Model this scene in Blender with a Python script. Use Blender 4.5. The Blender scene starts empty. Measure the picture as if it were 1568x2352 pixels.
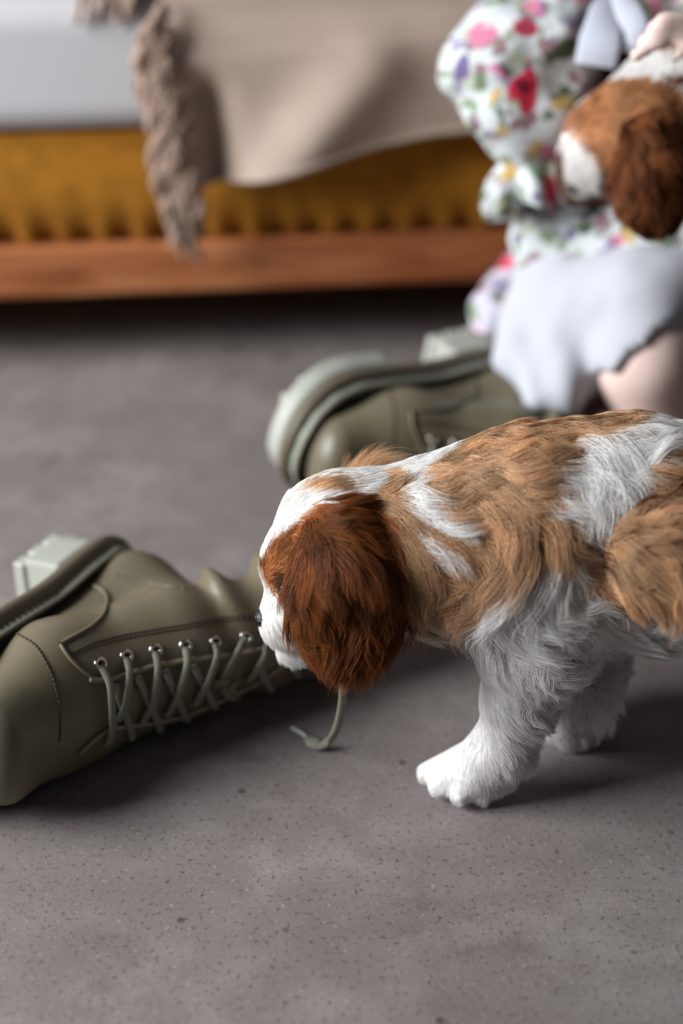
import bpy, bmesh, math, random
import numpy as np
from mathutils import Vector, Matrix, Quaternion
from mathutils.bvhtree import BVHTree
from mathutils.kdtree import KDTree
random.seed(4); RNG = np.random.default_rng(7)
SC = bpy.context.scene
COL = SC.collection
# ------------------------------------------------------------------ camera
CAMH, PITCH, LENS = 0.5, math.radians(30), 50.0
cd = bpy.data.cameras.new('camera'); cam = bpy.data.objects.new('camera', cd); COL.objects.link(cam)
cam.location = (0, 0, CAMH); cam.rotation_euler = (math.pi/2 - PITCH, 0, 0)
cd.sensor_fit = 'VERTICAL'; cd.sensor_height = 36; cd.sensor_width = 24; cd.lens = LENS
cd.clip_start = 0.02; cd.dof.use_dof = True; cd.dof.focus_distance = 0.690; cd.dof.aperture_fstop = 2.6
SC.camera = cam
# ------------------------------------------------------------------ light
w = bpy.data.worlds.new('room_light'); SC.world = w; w.use_nodes = True
w.node_tree.nodes['Background'].inputs[0].default_value = (0.80, 0.88, 1.0, 1)
w.node_tree.nodes['Background'].inputs[1].default_value = 0.05
def area(name, loc, target, sx, sy, power, col):
    l = bpy.data.lights.new(name, 'AREA'); l.shape = 'RECTANGLE'; l.size = sx; l.size_y = sy; l.energy = power; l.color = col
    o = bpy.data.objects.new(name, l); COL.objects.link(o); o.location = loc
    o.rotation_euler = (Vector(target) - Vector(loc)).to_track_quat('-Z', 'Y').to_euler(); return o
area('window_daylight', (-1.6, .36, 1.0), (0.0, 0.68, 0.1), 1.1, .9, 82, (0.93, 0.97, 1.0))
SC.view_settings.view_transform = 'Standard'; SC.view_settings.look = 'None'; SC.view_settings.gamma = 1
SC.view_settings.use_curve_mapping = False; SC.view_settings.exposure = 0.0
SC.render.use_persistent_data = False
# ------------------------------------------------------------------ helpers
W, H = 1568, 2352
FPX = LENS/36*H
FWD = np.array([0, math.cos(PITCH), -math.sin(PITCH)]); UPV = np.array([0, math.sin(PITCH), math.cos(PITCH)]); RGT = np.array([1., 0, 0])
EYE = np.array([0, 0, CAMH])
def ray(px, py): return FWD*FPX + RGT*(px-W/2) + UPV*(H/2-py)
def A(px, py, Y):                 # the point seen at a pixel, Y metres away
    r = ray(px, py); return EYE + r*(Y/r[1])
def Z(px, py, z):                 # the point seen at a pixel, at height z
    r = ray(px, py); return EYE + r*((z-CAMH)/r[2])
def depth(p): return float((np.asarray(p)-EYE) @ FWD)
def proj(P):
    d = np.asarray(P) - EYE; k = FPX/(d @ FWD)
    return np.stack([W/2 + (d @ RGT)*k, H/2 - (d @ UPV)*k], -1)
def px2m(r, p): return r*depth(p)/FPX
def srgb(r, g, b, a=1):
    f = lambda c: (c/255/12.92) if c/255 <= 0.04045 else ((c/255+0.055)/1.055)**2.4
    return (f(r), f(g), f(b), a)
def link(o, parent=None):
    COL.objects.link(o)
    if parent is not None:
        o.parent = parent; o.matrix_parent_inverse = parent.matrix_basis.inverted()
    return o
def tag(o, label=None, cat=None, group=None, kind=None):
    for k, v in (('label', label), ('category', cat), ('group', group), ('kind', kind)):
        if v: o[k] = v
    return o
def empty(name, loc, label, cat, group=None, rot=None):
    o = bpy.data.objects.new(name, None); o.empty_display_size = .02
    o.matrix_basis = (Matrix.Translation(Vector(loc)) @ (rot.to_4x4() if rot else Matrix.Identity(4)))
    link(o); return tag(o, label, cat, group)
def mesh_obj(name, V, Fc, mat, parent=None, smooth=True):
    me = bpy.data.meshes.new(name); me.from_pydata([tuple(map(float, v)) for v in V], [], [tuple(map(int, f)) for f in Fc]); me.update()
    if smooth: me.polygons.foreach_set('use_smooth', [True]*len(me.polygons))
    if mat: me.materials.append(mat)
    return link(bpy.data.objects.new(name, me), parent)
def grid_faces(nu, nv, cu=False, cv=False):
    return [(i*nv+j, ((i+1) % nu)*nv+j, ((i+1) % nu)*nv+(j+1) % nv, i*nv+(j+1) % nv)
            for i in range(nu if cu else nu-1) for j in range(nv if cv else nv-1)]
def box_vf(lo, hi):
    V = [(x, y, z) for x in (lo[0], hi[0]) for y in (lo[1], hi[1]) for z in (lo[2], hi[2])]
    return V, [(0, 1, 3, 2), (4, 6, 7, 5), (0, 4, 5, 1), (2, 3, 7, 6), (0, 2, 6, 4), (1, 5, 7, 3)]
def bevel(o, wd, seg=2):
    m = o.modifiers.new('bevel', 'BEVEL'); m.width = wd; m.segments = seg; m.limit_method = 'ANGLE'; return o
def tube_vf(P, R, n=8, closed=False, off=0):
    P = np.asarray(P, float); N = len(P); R = np.broadcast_to(R, (N,))
    T = np.roll(P, -1, 0) - np.roll(P, 1, 0) if closed else np.gradient(P, axis=0)
    T /= np.linalg.norm(T, axis=1)[:, None] + 1e-12
    ref = np.array([0, 0, 1.]) if abs(T[0][2]) < .9 else np.array([1., 0, 0])
    u = np.cross(T[0], ref); u /= np.linalg.norm(u); V = []
    for i in range(N):
        u = u - T[i]*(u @ T[i]); u /= np.linalg.norm(u)+1e-12; v = np.cross(T[i], u)
        for k in range(n):
            a = 2*math.pi*k/n; V.append(P[i] + R[i]*(math.cos(a)*u + math.sin(a)*v))
    Fc = [tuple(off+x for x in f) for f in grid_faces(N, n, closed, True)]
    if not closed: Fc += [tuple(off+k for k in range(n))[::-1], tuple(off+(N-1)*n+k for k in range(n))]
    return V, Fc
def smooth_path(P, n):
    P = np.asarray(P, float)
    if len(P) < 3:
        t = np.linspace(0, 1, n)[:, None]; return P[0]*(1-t)+P[-1]*t
    Q = np.vstack([2*P[0]-P[1], P, 2*P[-1]-P[-2]]); out = []
    for x in np.linspace(0, len(P)-1-1e-9, n):
        i = int(x); t = x-i; a, b, c, d = Q[i:i+4]
        out.append(.5*(2*b+(c-a)*t+(2*a-5*b+4*c-d)*t*t+(3*b-a-3*c+d)*t**3))
    return np.array(out)
def ribbon_vf(P, Nrm, width, thick, off=0):
    P = np.asarray(P); T = np.gradient(P, axis=0); T /= np.linalg.norm(T, axis=1)[:, None]+1e-12
    S = np.cross(T, Nrm); S /= np.linalg.norm(S, axis=1)[:, None]+1e-12; Nn = np.cross(S, T); V = []
    wd = np.broadcast_to(width, (len(P),))
    for i in range(len(P)):
        for a, b in ((-.5, -.25), (-.4, .5), (.4, .5), (.5, -.25), (.4, -.5), (-.4, -.5)): V.append(P[i]+S[i]*a*wd[i]+Nn[i]*b*thick)
    Fc = [tuple(off+x for x in f) for f in grid_faces(len(P), 6, False, True)]
    Fc += [tuple(off+k for k in range(6))[::-1], tuple(off+(len(P)-1)*6+k for k in range(6))]
    return V, Fc
class MB:
    def __init__(s): s.V = []; s.F = []
    def add(s, V, F): o = len(s.V); s.V += [tuple(v) for v in V]; s.F += [tuple(o+i for i in f) for f in F]; return s
    def build(s, name, mat, parent=None, smooth=True): return mesh_obj(name, s.V, s.F, mat, parent, smooth)
# value noise in numpy
_PERM = np.random.default_rng(3).random((32, 32, 32))
def vnoise(P, scale):
    q = np.asarray(P)*scale; i = np.floor(q).astype(int); f = q-i; f = f*f*(3-2*f); r = 0
    for dx in (0, 1):
        for dy in (0, 1):
            for dz in (0, 1):
                wgt = (f[..., 0] if dx else 1-f[..., 0])*(f[..., 1] if dy else 1-f[..., 1])*(f[..., 2] if dz else 1-f[..., 2])
                r = r + wgt*_PERM[(i[..., 0]+dx) % 32, (i[..., 1]+dy) % 32, (i[..., 2]+dz) % 32]
    return r*2-1
# signed-distance modelling and surface nets
def rcone(P, a, b, r1, r2):
    a = np.asarray(a); ba = np.asarray(b)-a; l2 = ba @ ba
    t = np.clip(((P-a) @ ba)/(l2+1e-12), 0, 1)
    return np.linalg.norm(P-(a+t[..., None]*ba), axis=-1)-(r1+(r2-r1)*t)
def ellip(P, c, ax, r):           # ax: 3x3 rows are the axes
    q = (P-np.asarray(c)) @ np.asarray(ax).T; r = np.asarray(r)
    k0 = np.linalg.norm(q/r, axis=-1); k1 = np.linalg.norm(q/(r*r), axis=-1)
    return k0*(k0-1)/(k1+1e-9)
def smin(a, b, k):
    h = np.clip(.5+.5*(b-a)/k, 0, 1); return b*(1-h)+a*h-k*h*(1-h)
def nets(fn, lo, hi, h):
    lo = np.asarray(lo, float); n = np.ceil((np.asarray(hi)-lo)/h).astype(int)+1
    ax = [lo[i]+h*np.arange(n[i]) for i in range(3)]
    P = np.stack(np.meshgrid(*ax, indexing='ij'), -1); D = fn(P).astype(float)
    S = D < 0
    c = [S[dx:n[0]-1+dx, dy:n[1]-1+dy, dz:n[2]-1+dz] for dx in (0, 1) for dy in (0, 1) for dz in (0, 1)]
    cnt = sum(x.astype(int) for x in c); cell = (cnt > 0) & (cnt < 8)
    idx = -np.ones(cell.shape, int); idx[cell] = np.arange(cell.sum()); ijk = np.argwhere(cell)
    acc = np.zeros((len(ijk), 3)); num = np.zeros(len(ijk))
    for a in range(3):
        o1, o2 = [x for x in range(3) if x != a]
        for u in (0, 1):
            for v in (0, 1):
                s = np.zeros(3, int); s[o1] = u; s[o2] = v; e = s.copy(); e[a] = 1
                p0 = ijk+s; p1 = ijk+e
                d0 = D[p0[:, 0], p0[:, 1], p0[:, 2]]; d1 = D[p1[:, 0], p1[:, 1], p1[:, 2]]
                m = (d0 < 0) != (d1 < 0); t = np.where(m, d0/np.where(m, d0-d1, 1), 0)
                acc += np.where(m[:, None], p0+t[:, None]*(p1-p0), 0); num += m
    V = lo+h*acc/num[:, None]; Fc = []
    for a in range(3):
        o1, o2 = (a+1) % 3, (a+2) % 3
        sl0 = [slice(1, -1)]*3; sl0[a] = slice(0, -1); sl1 = list(sl0); sl1[a] = slice(1, None)
        x = S[tuple(sl0)] != S[tuple(sl1)]; e = np.argwhere(x)
        g = e.copy(); g[:, o1] += 1; g[:, o2] += 1
        inside = S[g[:, 0], g[:, 1], g[:, 2]]
        q = []
        for du, dv in ((-1, -1), (0, -1), (0, 0), (-1, 0)):
            k = g.copy(); k[:, o1] += du; k[:, o2] += dv; q.append(idx[k[:, 0], k[:, 1], k[:, 2]])
        q = np.stack(q, 1); q[~inside] = q[~inside][:, ::-1]; Fc.append(q)
    return V, np.vstack(Fc)
def normals(V, Fc):
    n = np.zeros_like(V); fn = np.cross(V[Fc[:, 2]]-V[Fc[:, 0]], V[Fc[:, 3]]-V[Fc[:, 1]])
    for k in range(4): np.add.at(n, Fc[:, k], fn)
    return n/(np.linalg.norm(n, axis=1)[:, None]+1e-12)
def in_poly(p, poly):
    poly = np.asarray(poly, float); x, y = p[:, 0], p[:, 1]; r = np.zeros(len(p), bool); j = len(poly)-1
    for i in range(len(poly)):
        xi, yi = poly[i]; xj, yj = poly[j]
        r ^= ((yi > y) != (yj > y)) & (x < (xj-xi)*(y-yi)/(yj-yi+1e-12)+xi); j = i
    return r
# materials
def mat(name, col, rough=.6, spec=.5, bump=0, bscale=200, var=0, vscale=30, metal=0, sheen=0, coord='Object'):
    m = bpy.data.materials.new(name); m.use_nodes = True; N = m.node_tree.nodes; L = m.node_tree.links; b = N['Principled BSDF']
    b.inputs['Base Color'].default_value = col; b.inputs['Roughness'].default_value = rough; b.inputs['Metallic'].default_value = metal
    b.inputs['Specular IOR Level'].default_value = spec; b.inputs['Sheen Weight'].default_value = sheen; b.inputs['Sheen Roughness'].default_value = .4
    tc = N.new('ShaderNodeTexCoord')
    if bump:
        n = N.new('ShaderNodeTexNoise'); n.inputs['Scale'].default_value = bscale; n.inputs['Detail'].default_value = 4
        bp = N.new('ShaderNodeBump'); bp.inputs['Strength'].default_value = bump; bp.inputs['Distance'].default_value = .001
        L.new(tc.outputs[coord], n.inputs['Vector']); L.new(n.outputs[0], bp.inputs['Height']); L.new(bp.outputs[0], b.inputs['Normal'])
    if var:
        n = N.new('ShaderNodeTexNoise'); n.inputs['Scale'].default_value = vscale; n.inputs['Detail'].default_value = 3
        mr = N.new('ShaderNodeMapRange'); mr.inputs[1].default_value = .3; mr.inputs[2].default_value = .7; mr.inputs[3].default_value = 1-var; mr.inputs[4].default_value = 1+var
        mx = N.new('ShaderNodeMix'); mx.data_type = 'RGBA'; mx.blend_type = 'MULTIPLY'; mx.inputs['Factor'].default_value = 1
        mx.inputs[6].default_value = col
        L.new(tc.outputs[coord], n.inputs['Vector']); L.new(n.outputs[0], mr.inputs[0]); L.new(mr.outputs[0], mx.inputs[7]); L.new(mx.outputs[2], b.inputs['Base Color'])
    return m
def node_kit(m): return m.node_tree.nodes, m.node_tree.links, m.node_tree.nodes['Principled BSDF']
# ------------------------------------------------------------------ floor and added wall
def concrete():
    m = mat('concrete', srgb(140, 131, 128), .62, .35); N, L, b = node_kit(m)
    tc = N.new('ShaderNodeTexCoord')
    def noise(s, d, r=.55):
        n = N.new('ShaderNodeTexNoise'); n.inputs['Scale'].default_value = s; n.inputs['Detail'].default_value = d; n.inputs['Roughness'].default_value = r
        L.new(tc.outputs['Object'], n.inputs['Vector']); return n.outputs[0]
    def ramp(x, a, c, lo, hi):
        r = N.new('ShaderNodeMapRange'); r.interpolation_type = 'SMOOTHSTEP'
        for k, v in zip((1, 2, 3, 4), (a, c, lo, hi)): r.inputs[k].default_value = v
        L.new(x, r.inputs[0]); return r.outputs[0]
    def mix(f, c1, c2, blend='MIX'):
        x = N.new('ShaderNodeMix'); x.data_type = 'RGBA'; x.blend_type = blend
        for s, v in ((0, f), (6, c1), (7, c2)):
            if isinstance(v, (tuple, float, int)): x.inputs[s].default_value = v
            else: L.new(v, x.inputs[s])
        return x.outputs[2]
    def mul(a, c):
        x = N.new('ShaderNodeMath'); x.operation = 'MULTIPLY'
        for k, v in ((0, a), (1, c)):
            if isinstance(v, (float, int)): x.inputs[k].default_value = v
            else: L.new(v, x.inputs[k])
        return x.outputs[0]
    c = mix(ramp(noise(9, 4), .35, .68, 0., 1.), srgb(121, 112, 109), srgb(138, 129, 126))
    c = mix(ramp(noise(45, 5), .35, .65, 0., .5), c, srgb(112, 103, 100))
    c = mix(ramp(noise(340, 3, .65), .55, .70, 0., .75), c, srgb(72, 62, 59))          # fine dark grit
    c = mix(ramp(noise(300, 2, .6), .62, .72, 0., .5), c, srgb(160, 152, 148))        # pale grit
    c = mix(mul(ramp(noise(48, 3), .48, .68, 0., 1.), ramp(noise(6, 2), .50, .64, 0., .55)), c, srgb(84, 74, 70))   # old stains
    v = N.new('ShaderNodeTexVoronoi'); v.inputs['Scale'].default_value = 26; L.new(tc.outputs['Object'], v.inputs['Vector'])
    c = mix(ramp(v.outputs['Distance'], .03, .075, .75, 0.), c, srgb(62, 54, 50))
    L.new(c, b.inputs['Base Color'])
    bp = N.new('ShaderNodeBump'); bp.inputs['Strength'].default_value = .35; bp.inputs['Distance'].default_value = .0007
    L.new(noise(330, 5, .65), bp.inputs['Height']); L.new(bp.outputs[0], b.inputs['Normal'])
    return m
o = mesh_obj('floor', *box_vf((-3, -1.5, -.05), (3, 2.6, 0)), concrete(), None, False); tag(o, kind='structure')
M_wall = mat('plaster', srgb(205, 200, 195), .9, .2, .2, 60)
o = mesh_obj('added_wall_back', *box_vf((-3, 2.6, -.05), (3, 2.7, 2.6)), M_wall, None, False); tag(o, kind='structure')  # unseen wall, added to block light so it stays dark under the bed
# ------------------------------------------------------------------ bed
HB = .066
b1, b2 = Z(0, 685, HB), Z(1180, 640, HB)
E = b2-b1; E[2] = 0; E /= np.linalg.norm(E); ND = np.array([-E[1], E[0], 0])     # along the bed, away from camera
B0 = np.array([b1[0], b1[1], 0])
def B(s, d, z): return B0+E*s+ND*d+np.array([0, 0, z])
def bedpt(px, py, d=0.):          # where a pixel meets the bed's front plane: s, z
    r = ray(px, py); p0 = B(0, d, 0); t = ((p0-EYE) @ ND)/(r @ ND); p = EYE+r*t; return (p-B0) @ E, p[2]
zW = bedpt(600, 549)[1]; zM = bedpt(300, 306)[1]; zT = bedpt(150, 12)[1]+.004
S0, S1, DD = -.75, 1.25, .95
bedrot = Matrix((E, ND, (0, 0, 1))).transposed()
bed = empty('daybed', B0, 'low daybed with mustard fabric base above an orange-brown wooden rail', 'bed', rot=bedrot)
def bedbox(name, lo, hi, m, bv, parent=bed, seg=3):
    V, Fc = box_vf(lo, hi); V = [B(*v) for v in V]; o = mesh_obj(name, V, Fc, m, None, False); o.parent = parent
    o.matrix_parent_inverse = parent.matrix_basis.inverted(); return bevel(o, bv, seg)
def wood():
    m = mat('oiled_wood', srgb(158, 96, 58), .45, .4); N, L, b = node_kit(m); tc = N.new('ShaderNodeTexCoord')
    mp = N.new('ShaderNodeMapping'); mp.inputs['Scale'].default_value = (3, 30, 30); mp.inputs['Rotation'].default_value = (0, 0, -math.atan2(E[1], E[0]))
    n = N.new('ShaderNodeTexNoise'); n.inputs['Scale'].default_value = 2.2; n.inputs['Detail'].default_value = 4; n.inputs['Distortion'].default_value = .6
    r = N.new('ShaderNodeValToRGB'); e = r.color_ramp.elements; e[0].position = .3; e[0].color = srgb(128, 66, 34); e[1].position = .7; e[1].color = srgb(184, 122, 80)
    x = e.new(.5); x.color = srgb(160, 94, 54)
    L.new(tc.outputs['Object'], mp.inputs[0]); L.new(mp.outputs[0], n.inputs['Vector']); L.new(n.outputs[0], r.inputs[0]); L.new(r.outputs[0], b.inputs['Base Color'])
    return m
M_wood = wood()
bedbox('front_rail', (S0, -.004, HB), (S1, .03, zW), M_wood, .004)
bedbox('back_rail', (S0, DD-.03, HB), (S1, DD, zW), M_wood, .004)
for s in (S0, S1-.03): bedbox('end_rail', (s, .03, HB), (s+.03, DD-.03, zW), M_wood, .004)
for s in (S0+.02, S1-.07):
    for d in (.05, DD-.1): bedbox('leg', (s, d, 0), (s+.05, d+.05, HB+.01), M_wood, .003)
M_must = mat('mustard_weave', srgb(158, 104, 30), .9, .15, .5, 500, .16, 60, sheen=.1)
# upholstered base: front face gathered into puckers along the bottom edge
bm_ = MB(); ns, nz = 260, 14; V = []
ppx = [bedpt(x, 545)[0] for x in (-420, -340, -255, -170, -85, 15, 110, 195, 285, 375, 460, 545, 635, 720, 810, 895, 985, 1070, 1160, 1250, 1340, 1430)]
def base_front(s, t):             # t: 0 bottom, 1 top
    k = max(math.exp(-((s-q)/.009)**2) for q in ppx); k2 = max(math.exp(-((s-q)/.016)**2) for q in ppx)
    d = .004+.012*k*math.exp(-(t/.16)**2)+.004*k2*math.exp(-t/.35)-.006*math.sin(math.pi*min(1, t*1.1+.05))
    return B(s, d, zW+.001+(zM-zW)*t)
for i in range(ns):
    s = S0+(S1-S0)*i/(ns-1)
    for j in range(nz): V.append(base_front(s, j/(nz-1)))
bm_.add(V, [f[::-1] for f in grid_faces(ns, nz)][::1])
Vb, Fb = box_vf((S0, .014, zW+.001), (S1, DD, zM-.002)); bm_.add([B(*v) for v in Vb], Fb)
bm_.build('upholstered_base', M_must, bed)
M_sheet = mat('white_cotton', srgb(196, 194, 196), .9, .15, .15, 300)
mo = bedbox('mattress', (S0, -.006, zM+.002), (S1, DD, zT), M_sheet, .022, bed, 5)
# pillow on the mattress at the left
def soft_box(c, half, power, rot=0, lump=.004):
    nu, nv = 40, 24; V = []
    for i in range(nu):
        for j in range(nv):
            a = 2*math.pi*i/nu; t = math.pi*(j+.5)/nv-math.pi/2
            sp = lambda x, p: math.copysign(abs(x)**p, x)
            x = half[0]*sp(math.cos(a), power)*sp(math.cos(t), .5); y = half[1]*sp(math.sin(a), power)*sp(math.cos(t), .5); z = half[2]*sp(math.sin(t), .9)
            V.append((x, y, z))
    V = np.array(V); V += normals(V, np.array(grid_faces(nu, nv, True, False)))*vnoise(V, 18)[:, None]*lump
    cr, sr = math.cos(rot), math.sin(rot)
    V = np.array([[cr*x-sr*y, sr*x+cr*y, z] for x, y, z in V])+np.asarray(c)
    return V, grid_faces(nu, nv, True, False)+[tuple(i*nv for i in range(nu))[::-1], tuple(i*nv+nv-1 for i in range(nu))]
sp_, _z = bedpt(90, 16)
o = mesh_obj('pillow', *soft_box(B(sp_-.06, .16, zT+.05), (.15, .13, .045), .5, math.atan2(E[1], E[0])), mat('pillow_linen', srgb(222, 222, 224), .9, .15))
tag(o, 'white pillow lying on the mattress at the upper left corner', 'pillow')
# ------------------------------------------------------------------ blanket with fringe
M_bl = mat('beige_wool', srgb(176, 155, 141), .95, .1, .5, 700, .06, 25, sheen=.15)
hemS, hemZ = zip(*[bedpt(x, y, -.03) for x, y in ((380, 452), (480, 437), (600, 405), (730, 371), (850, 342), (1000, 313), (1130, 300), (1300, 300), (1500, 305))])
s_left, s_right = bedpt(385, 200, -.02)[0], bedpt(1500, 200, -.02)[0]
LT = bedpt(640, 400, -.03), bedpt(850, 150, -.03)
LV = bedpt(470, 230, -.02), bedpt(500, 430, -.02)
def segd(p, a, b):
    p, a, b = map(np.array, (p, a, b)); t = np.clip(((p-a) @ (b-a))/((b-a) @ (b-a)), 0, 1); return np.linalg.norm(p-a-t*(b-a))
def blanket_pt(u, v):             # v<.4 lies on the mattress, then the edge, then hangs down
    s = s_left+(s_right-s_left)*u
    if v < .4: return B(s, .45*(1-v/.4)+.004, zT+.006+.004*vnoise(np.array([s, v, 0]), 9))
    t = (v-.4)/.6; zt = zT+.006; zh = np.interp(s, hemS, hemZ)
    ss = s+(.012*t*math.exp(-u*14))
    z = zt+(zh-zt)*t
    d = -.012-.018*min(1, t*3)*(1-math.exp(-t*4))
    d -= .024*math.exp(-(segd((ss, z), *LT)/.028)**2)*t
    d += .020*math.exp(-(segd((ss, z), *LV)/.016)**2)
    d -= .004*vnoise(np.array([ss, z*.6, 3.]), 14)*t
    d = min(-.010, -.010+(d+.010)*min(1, t*5))
    if t < .06: z -= 0
    return B(ss, d, z)
nu, nv = 110, 60
blk = empty('blanket', B(.5, .1, zT+.01), 'beige woven blanket with a fringed edge draped over the daybed front', 'blanket')
o = mesh_obj('cloth', [blanket_pt(i/(nu-1), j/(nv-1)) for i in range(nu) for j in range(nv)], grid_faces(nu, nv), M_bl, blk)
m_ = o.modifiers.new('solid', 'SOLIDIFY'); m_.thickness = .003; m_.offset = 0
hem = [blanket_pt(i/109, .985)+ND*-.002 for i in range(1, 110)]
mesh_obj('hem', *tube_vf(hem, .0028, 6), M_bl, blk)
M_fr = mat('fringe_yarn', srgb(160, 136, 121), .95, .1, .4, 900, .22, 90)
FRT = [(372, 20, -.02), (395, 70, -.022), (400, 130, -.024), (408, 190, -.026), (420, 240, -.028), (430, 300, -.03), (440, 350, -.03), (446, 400, -.03), (450, 450, -.03)]
FRP = np.array([np.array([*bedpt(x, y, d), d]) for x, y, d in FRT])
r_ = random.Random(5)
for i in range(46):               # knotted tassels along the left edge, hanging loosely
    t = i/45; q = smooth_path(FRP, 46)[i]
    ln = r_.uniform(.04, .062)*(1 if t < .75 else 1.12)
    side = r_.uniform(-.026, -.008) if t < .7 else r_.uniform(-.022, .004)
    P = []
    for k in range(9):
        a = k/8
        P.append(B(q[0]+side*math.sin(min(1, a*1.4)*1.57)+.003*math.sin(a*9+i), q[2]-.003-.008*math.sin(a*3.1)*r_.uniform(.6, 1.2), q[1]+.004-ln*a**1.2+.003*math.sin(a*7+i*2)))
    R = [.0022, .0036, .003, .0034, .0032, .0035, .0032, .0026, .0012]
    mb = MB(); base = smooth_path(P, 14)
    for y in range(3):
        ph = 2*math.pi*y/3; tw = np.linspace(0, 9, 14)+ph
        off = np.stack([np.cos(tw), np.sin(tw)*.6, np.sin(tw)], 1)*.0017
        mb.add(*tube_vf(base+off, np.interp(np.linspace(0, 8, 14), range(9), R)*.72, 5))
    mb.build('tassel', M_fr, blk)
for i in range(7):                # tassels lying on the mattress top at the corner
    sx, sz = bedpt(255+i*20, 25, 0.); P = [B(sx+.002*i, .02+.004*i, zT+.012), B(sx-.012, .008, zT+.012), B(sx-.02, -.004, zT+.004), B(sx-.026+.003*(i % 3), -.012, zT-.016+.004*(i % 4))]
    mesh_obj('tassel', *tube_vf(smooth_path(P, 12), np.linspace(.0045, .0025, 12), 6), M_fr, blk)
# ------------------------------------------------------------------ boots
M_leather = mat('olive_leather', srgb(106, 97, 78), .40, .45, .12, 260, .04, 20)
M_lace = mat('sage_lace', srgb(134, 133, 118), .85, .2, .9, 1500)
M_sole = mat('sage_rubber', srgb(168, 168, 158), .55, .4, .1, 200)
M_rand = mat('dark_rand', srgb(96, 86, 70), .5, .4)
M_band = mat('ribbed_band', srgb(150, 152, 138), .6, .3)
M_thread = mat('brown_thread', srgb(70, 52, 40), .8)
M_pale = mat('pale_edge', srgb(132, 120, 98), .6)
M_metal = mat('nickel', srgb(200, 190, 180), .18, .5, metal=1)
M_dark = mat('eyelet_hole', srgb(18, 14, 12), .9)
BL = .195                          # boot length; local axes: f forward, u up the leg, l sideways
def half_width(f):
    return float(np.interp(f, [0, .006, .02, .045, .08, .115, .145, .165, .18, .19, .195], [.004, .016, .0255, .0275, .0275, .034, .0385, .0365, .029, .018, .004]))
def outline(inset=0, n=72):
    fs = .0975-.0975*np.cos(np.linspace(0, math.pi, n//2+1)); up = [(f, half_width(f)) for f in fs]; lo = [(f, -half_width(f)) for f in fs[::-1]]
    P = np.array(up[:-1]+lo[:-1]); 
    for _ in range(2): P = (np.roll(P, 1, 0)+2*P+np.roll(P, -1, 0))/4
    T = np.roll(P, -1, 0)-np.roll(P, 1, 0); T /= np.linalg.norm(T, axis=1)[:, None]
    return P+np.stack([T[:, 1], -T[:, 0]], 1)*inset   # outline runs clockwise: this points inwards
def spring(f): return .010*max(0, (f-.14)/.055)**2      # toe lifts a little
def boot_sdf(P):
    f, u, l = P[..., 0], P[..., 1], P[..., 2]
    Q = np.stack([f, u, l/(1.22+.14*np.clip((f-.095)/.055, 0, 1))], -1)
    d = rcone(Q, (.168, .022, 0), (.12, .030, 0), .0245, .0305)
    d = smin(d, rcone(Q, (.12, .030, 0), (.066, .064, 0), .0305, .0325), .016)
    Q2 = np.stack([f, u, l/.98], -1)
    d = smin(d, rcone(Q2, (.029, .022, 0), (.046, .062, 0), .0280, .0265), .010)
    d = smin(d, rcone(Q2, (.085, .016, 0), (.03, .016, 0), .026, .026), .015)
    SA, SD = np.array([.057, .072]), np.array([-.77, .61])/math.hypot(.77, .61)       # the soft shaft has slumped back over the heel
    q = (f-SA[0])*SD[0]+(u-SA[1])*SD[1]+.25*l; across = (f-SA[0])*-SD[1]+(u-SA[1])*SD[0]
    fade = np.clip((q-.006)/.016, 0, 1)*(.12+.88*np.clip((across+.024)/.045, 0, 1))
    wr = (.0056*np.sin(2*math.pi*q/.030-1.9+12*l)+.0014*np.sin(2*math.pi*q/.017+1-18*l))*fade
    end = SA+SD*.095
    sh = rcone(np.stack([f, u, l/1.2], -1), (SA[0], SA[1], 0), (end[0], end[1], 0), .0290, .0320)+wr
    d = smin(d, sh, .012)
    d = np.maximum(d, -u)                                # flat underneath
    d = np.maximum(d, (f-SA[0])*SD[0]+(u-SA[1])*SD[1]-.088)      # collar cut
    i0, i1 = SA+SD*.045, SA+SD*.11
    inner = rcone(np.stack([f, u, l/1.2], -1), (i0[0], i0[1], 0), (i1[0], i1[1], 0), .016, .0265)
    return np.maximum(d, -inner)
def make_boot(name, label, M, px_details=None):
    root = empty(name, M.translation, label, 'boot', 'pair of olive lace-up boots', rot=M.to_3x3())
    Minv = M.inverted()
    V, Fc = nets(boot_sdf, (-.085, -.004, -.055), (.215, .165, .055), .0021)
    n = normals(V, Fc); V[:, 1] += 0
    sp = np.array([spring(f) for f in V[:, 0]]); V[:, 1] += sp
    up = mesh_obj('upper', V, Fc, M_leather); up.parent = root; return root, up, V, Fc, n
def put(o, root): o.parent = root; return o
bootH = Z(284, 1272, .0555)        # heel edge of the near boot
th = math.radians(246)
R1 = Matrix(((math.cos(th), -math.sin(th), 0), (math.sin(th), math.cos(th), 0), (0, 0, 1)))
rollax = Matrix.Rotation(0, 3, 'X')
org = Vector(bootH)-R1 @ Vector((.006, 0, .0265)); org.z = .0405
M1 = Matrix.Translation(org) @ R1.to_4x4()
boot, upper, BV, BF, BN = make_boot('boot', 'olive lace-up boot lying on its side under the sniffing puppy', M1)
def loop_pts(inset, u, n=72, uf=None):
    return np.array([(f, u+spring(f)+(uf(f) if uf else 0), l) for f, l in outline(inset, n)])
def slab(name, levels, m, fr=None):  # levels: (inset, u); closed solid along the sole outline
    rings = [loop_pts(i, u) for i, u in levels]; n = len(rings[0]); V = np.vstack(rings)
    Fc = [f for f in grid_faces(len(rings), n, False, True)]; Fc += [tuple(range(n)), tuple((len(rings)-1)*n+k for k in range(n))[::-1]]
    return put(mesh_obj(name, V, Fc, m), boot)
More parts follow.
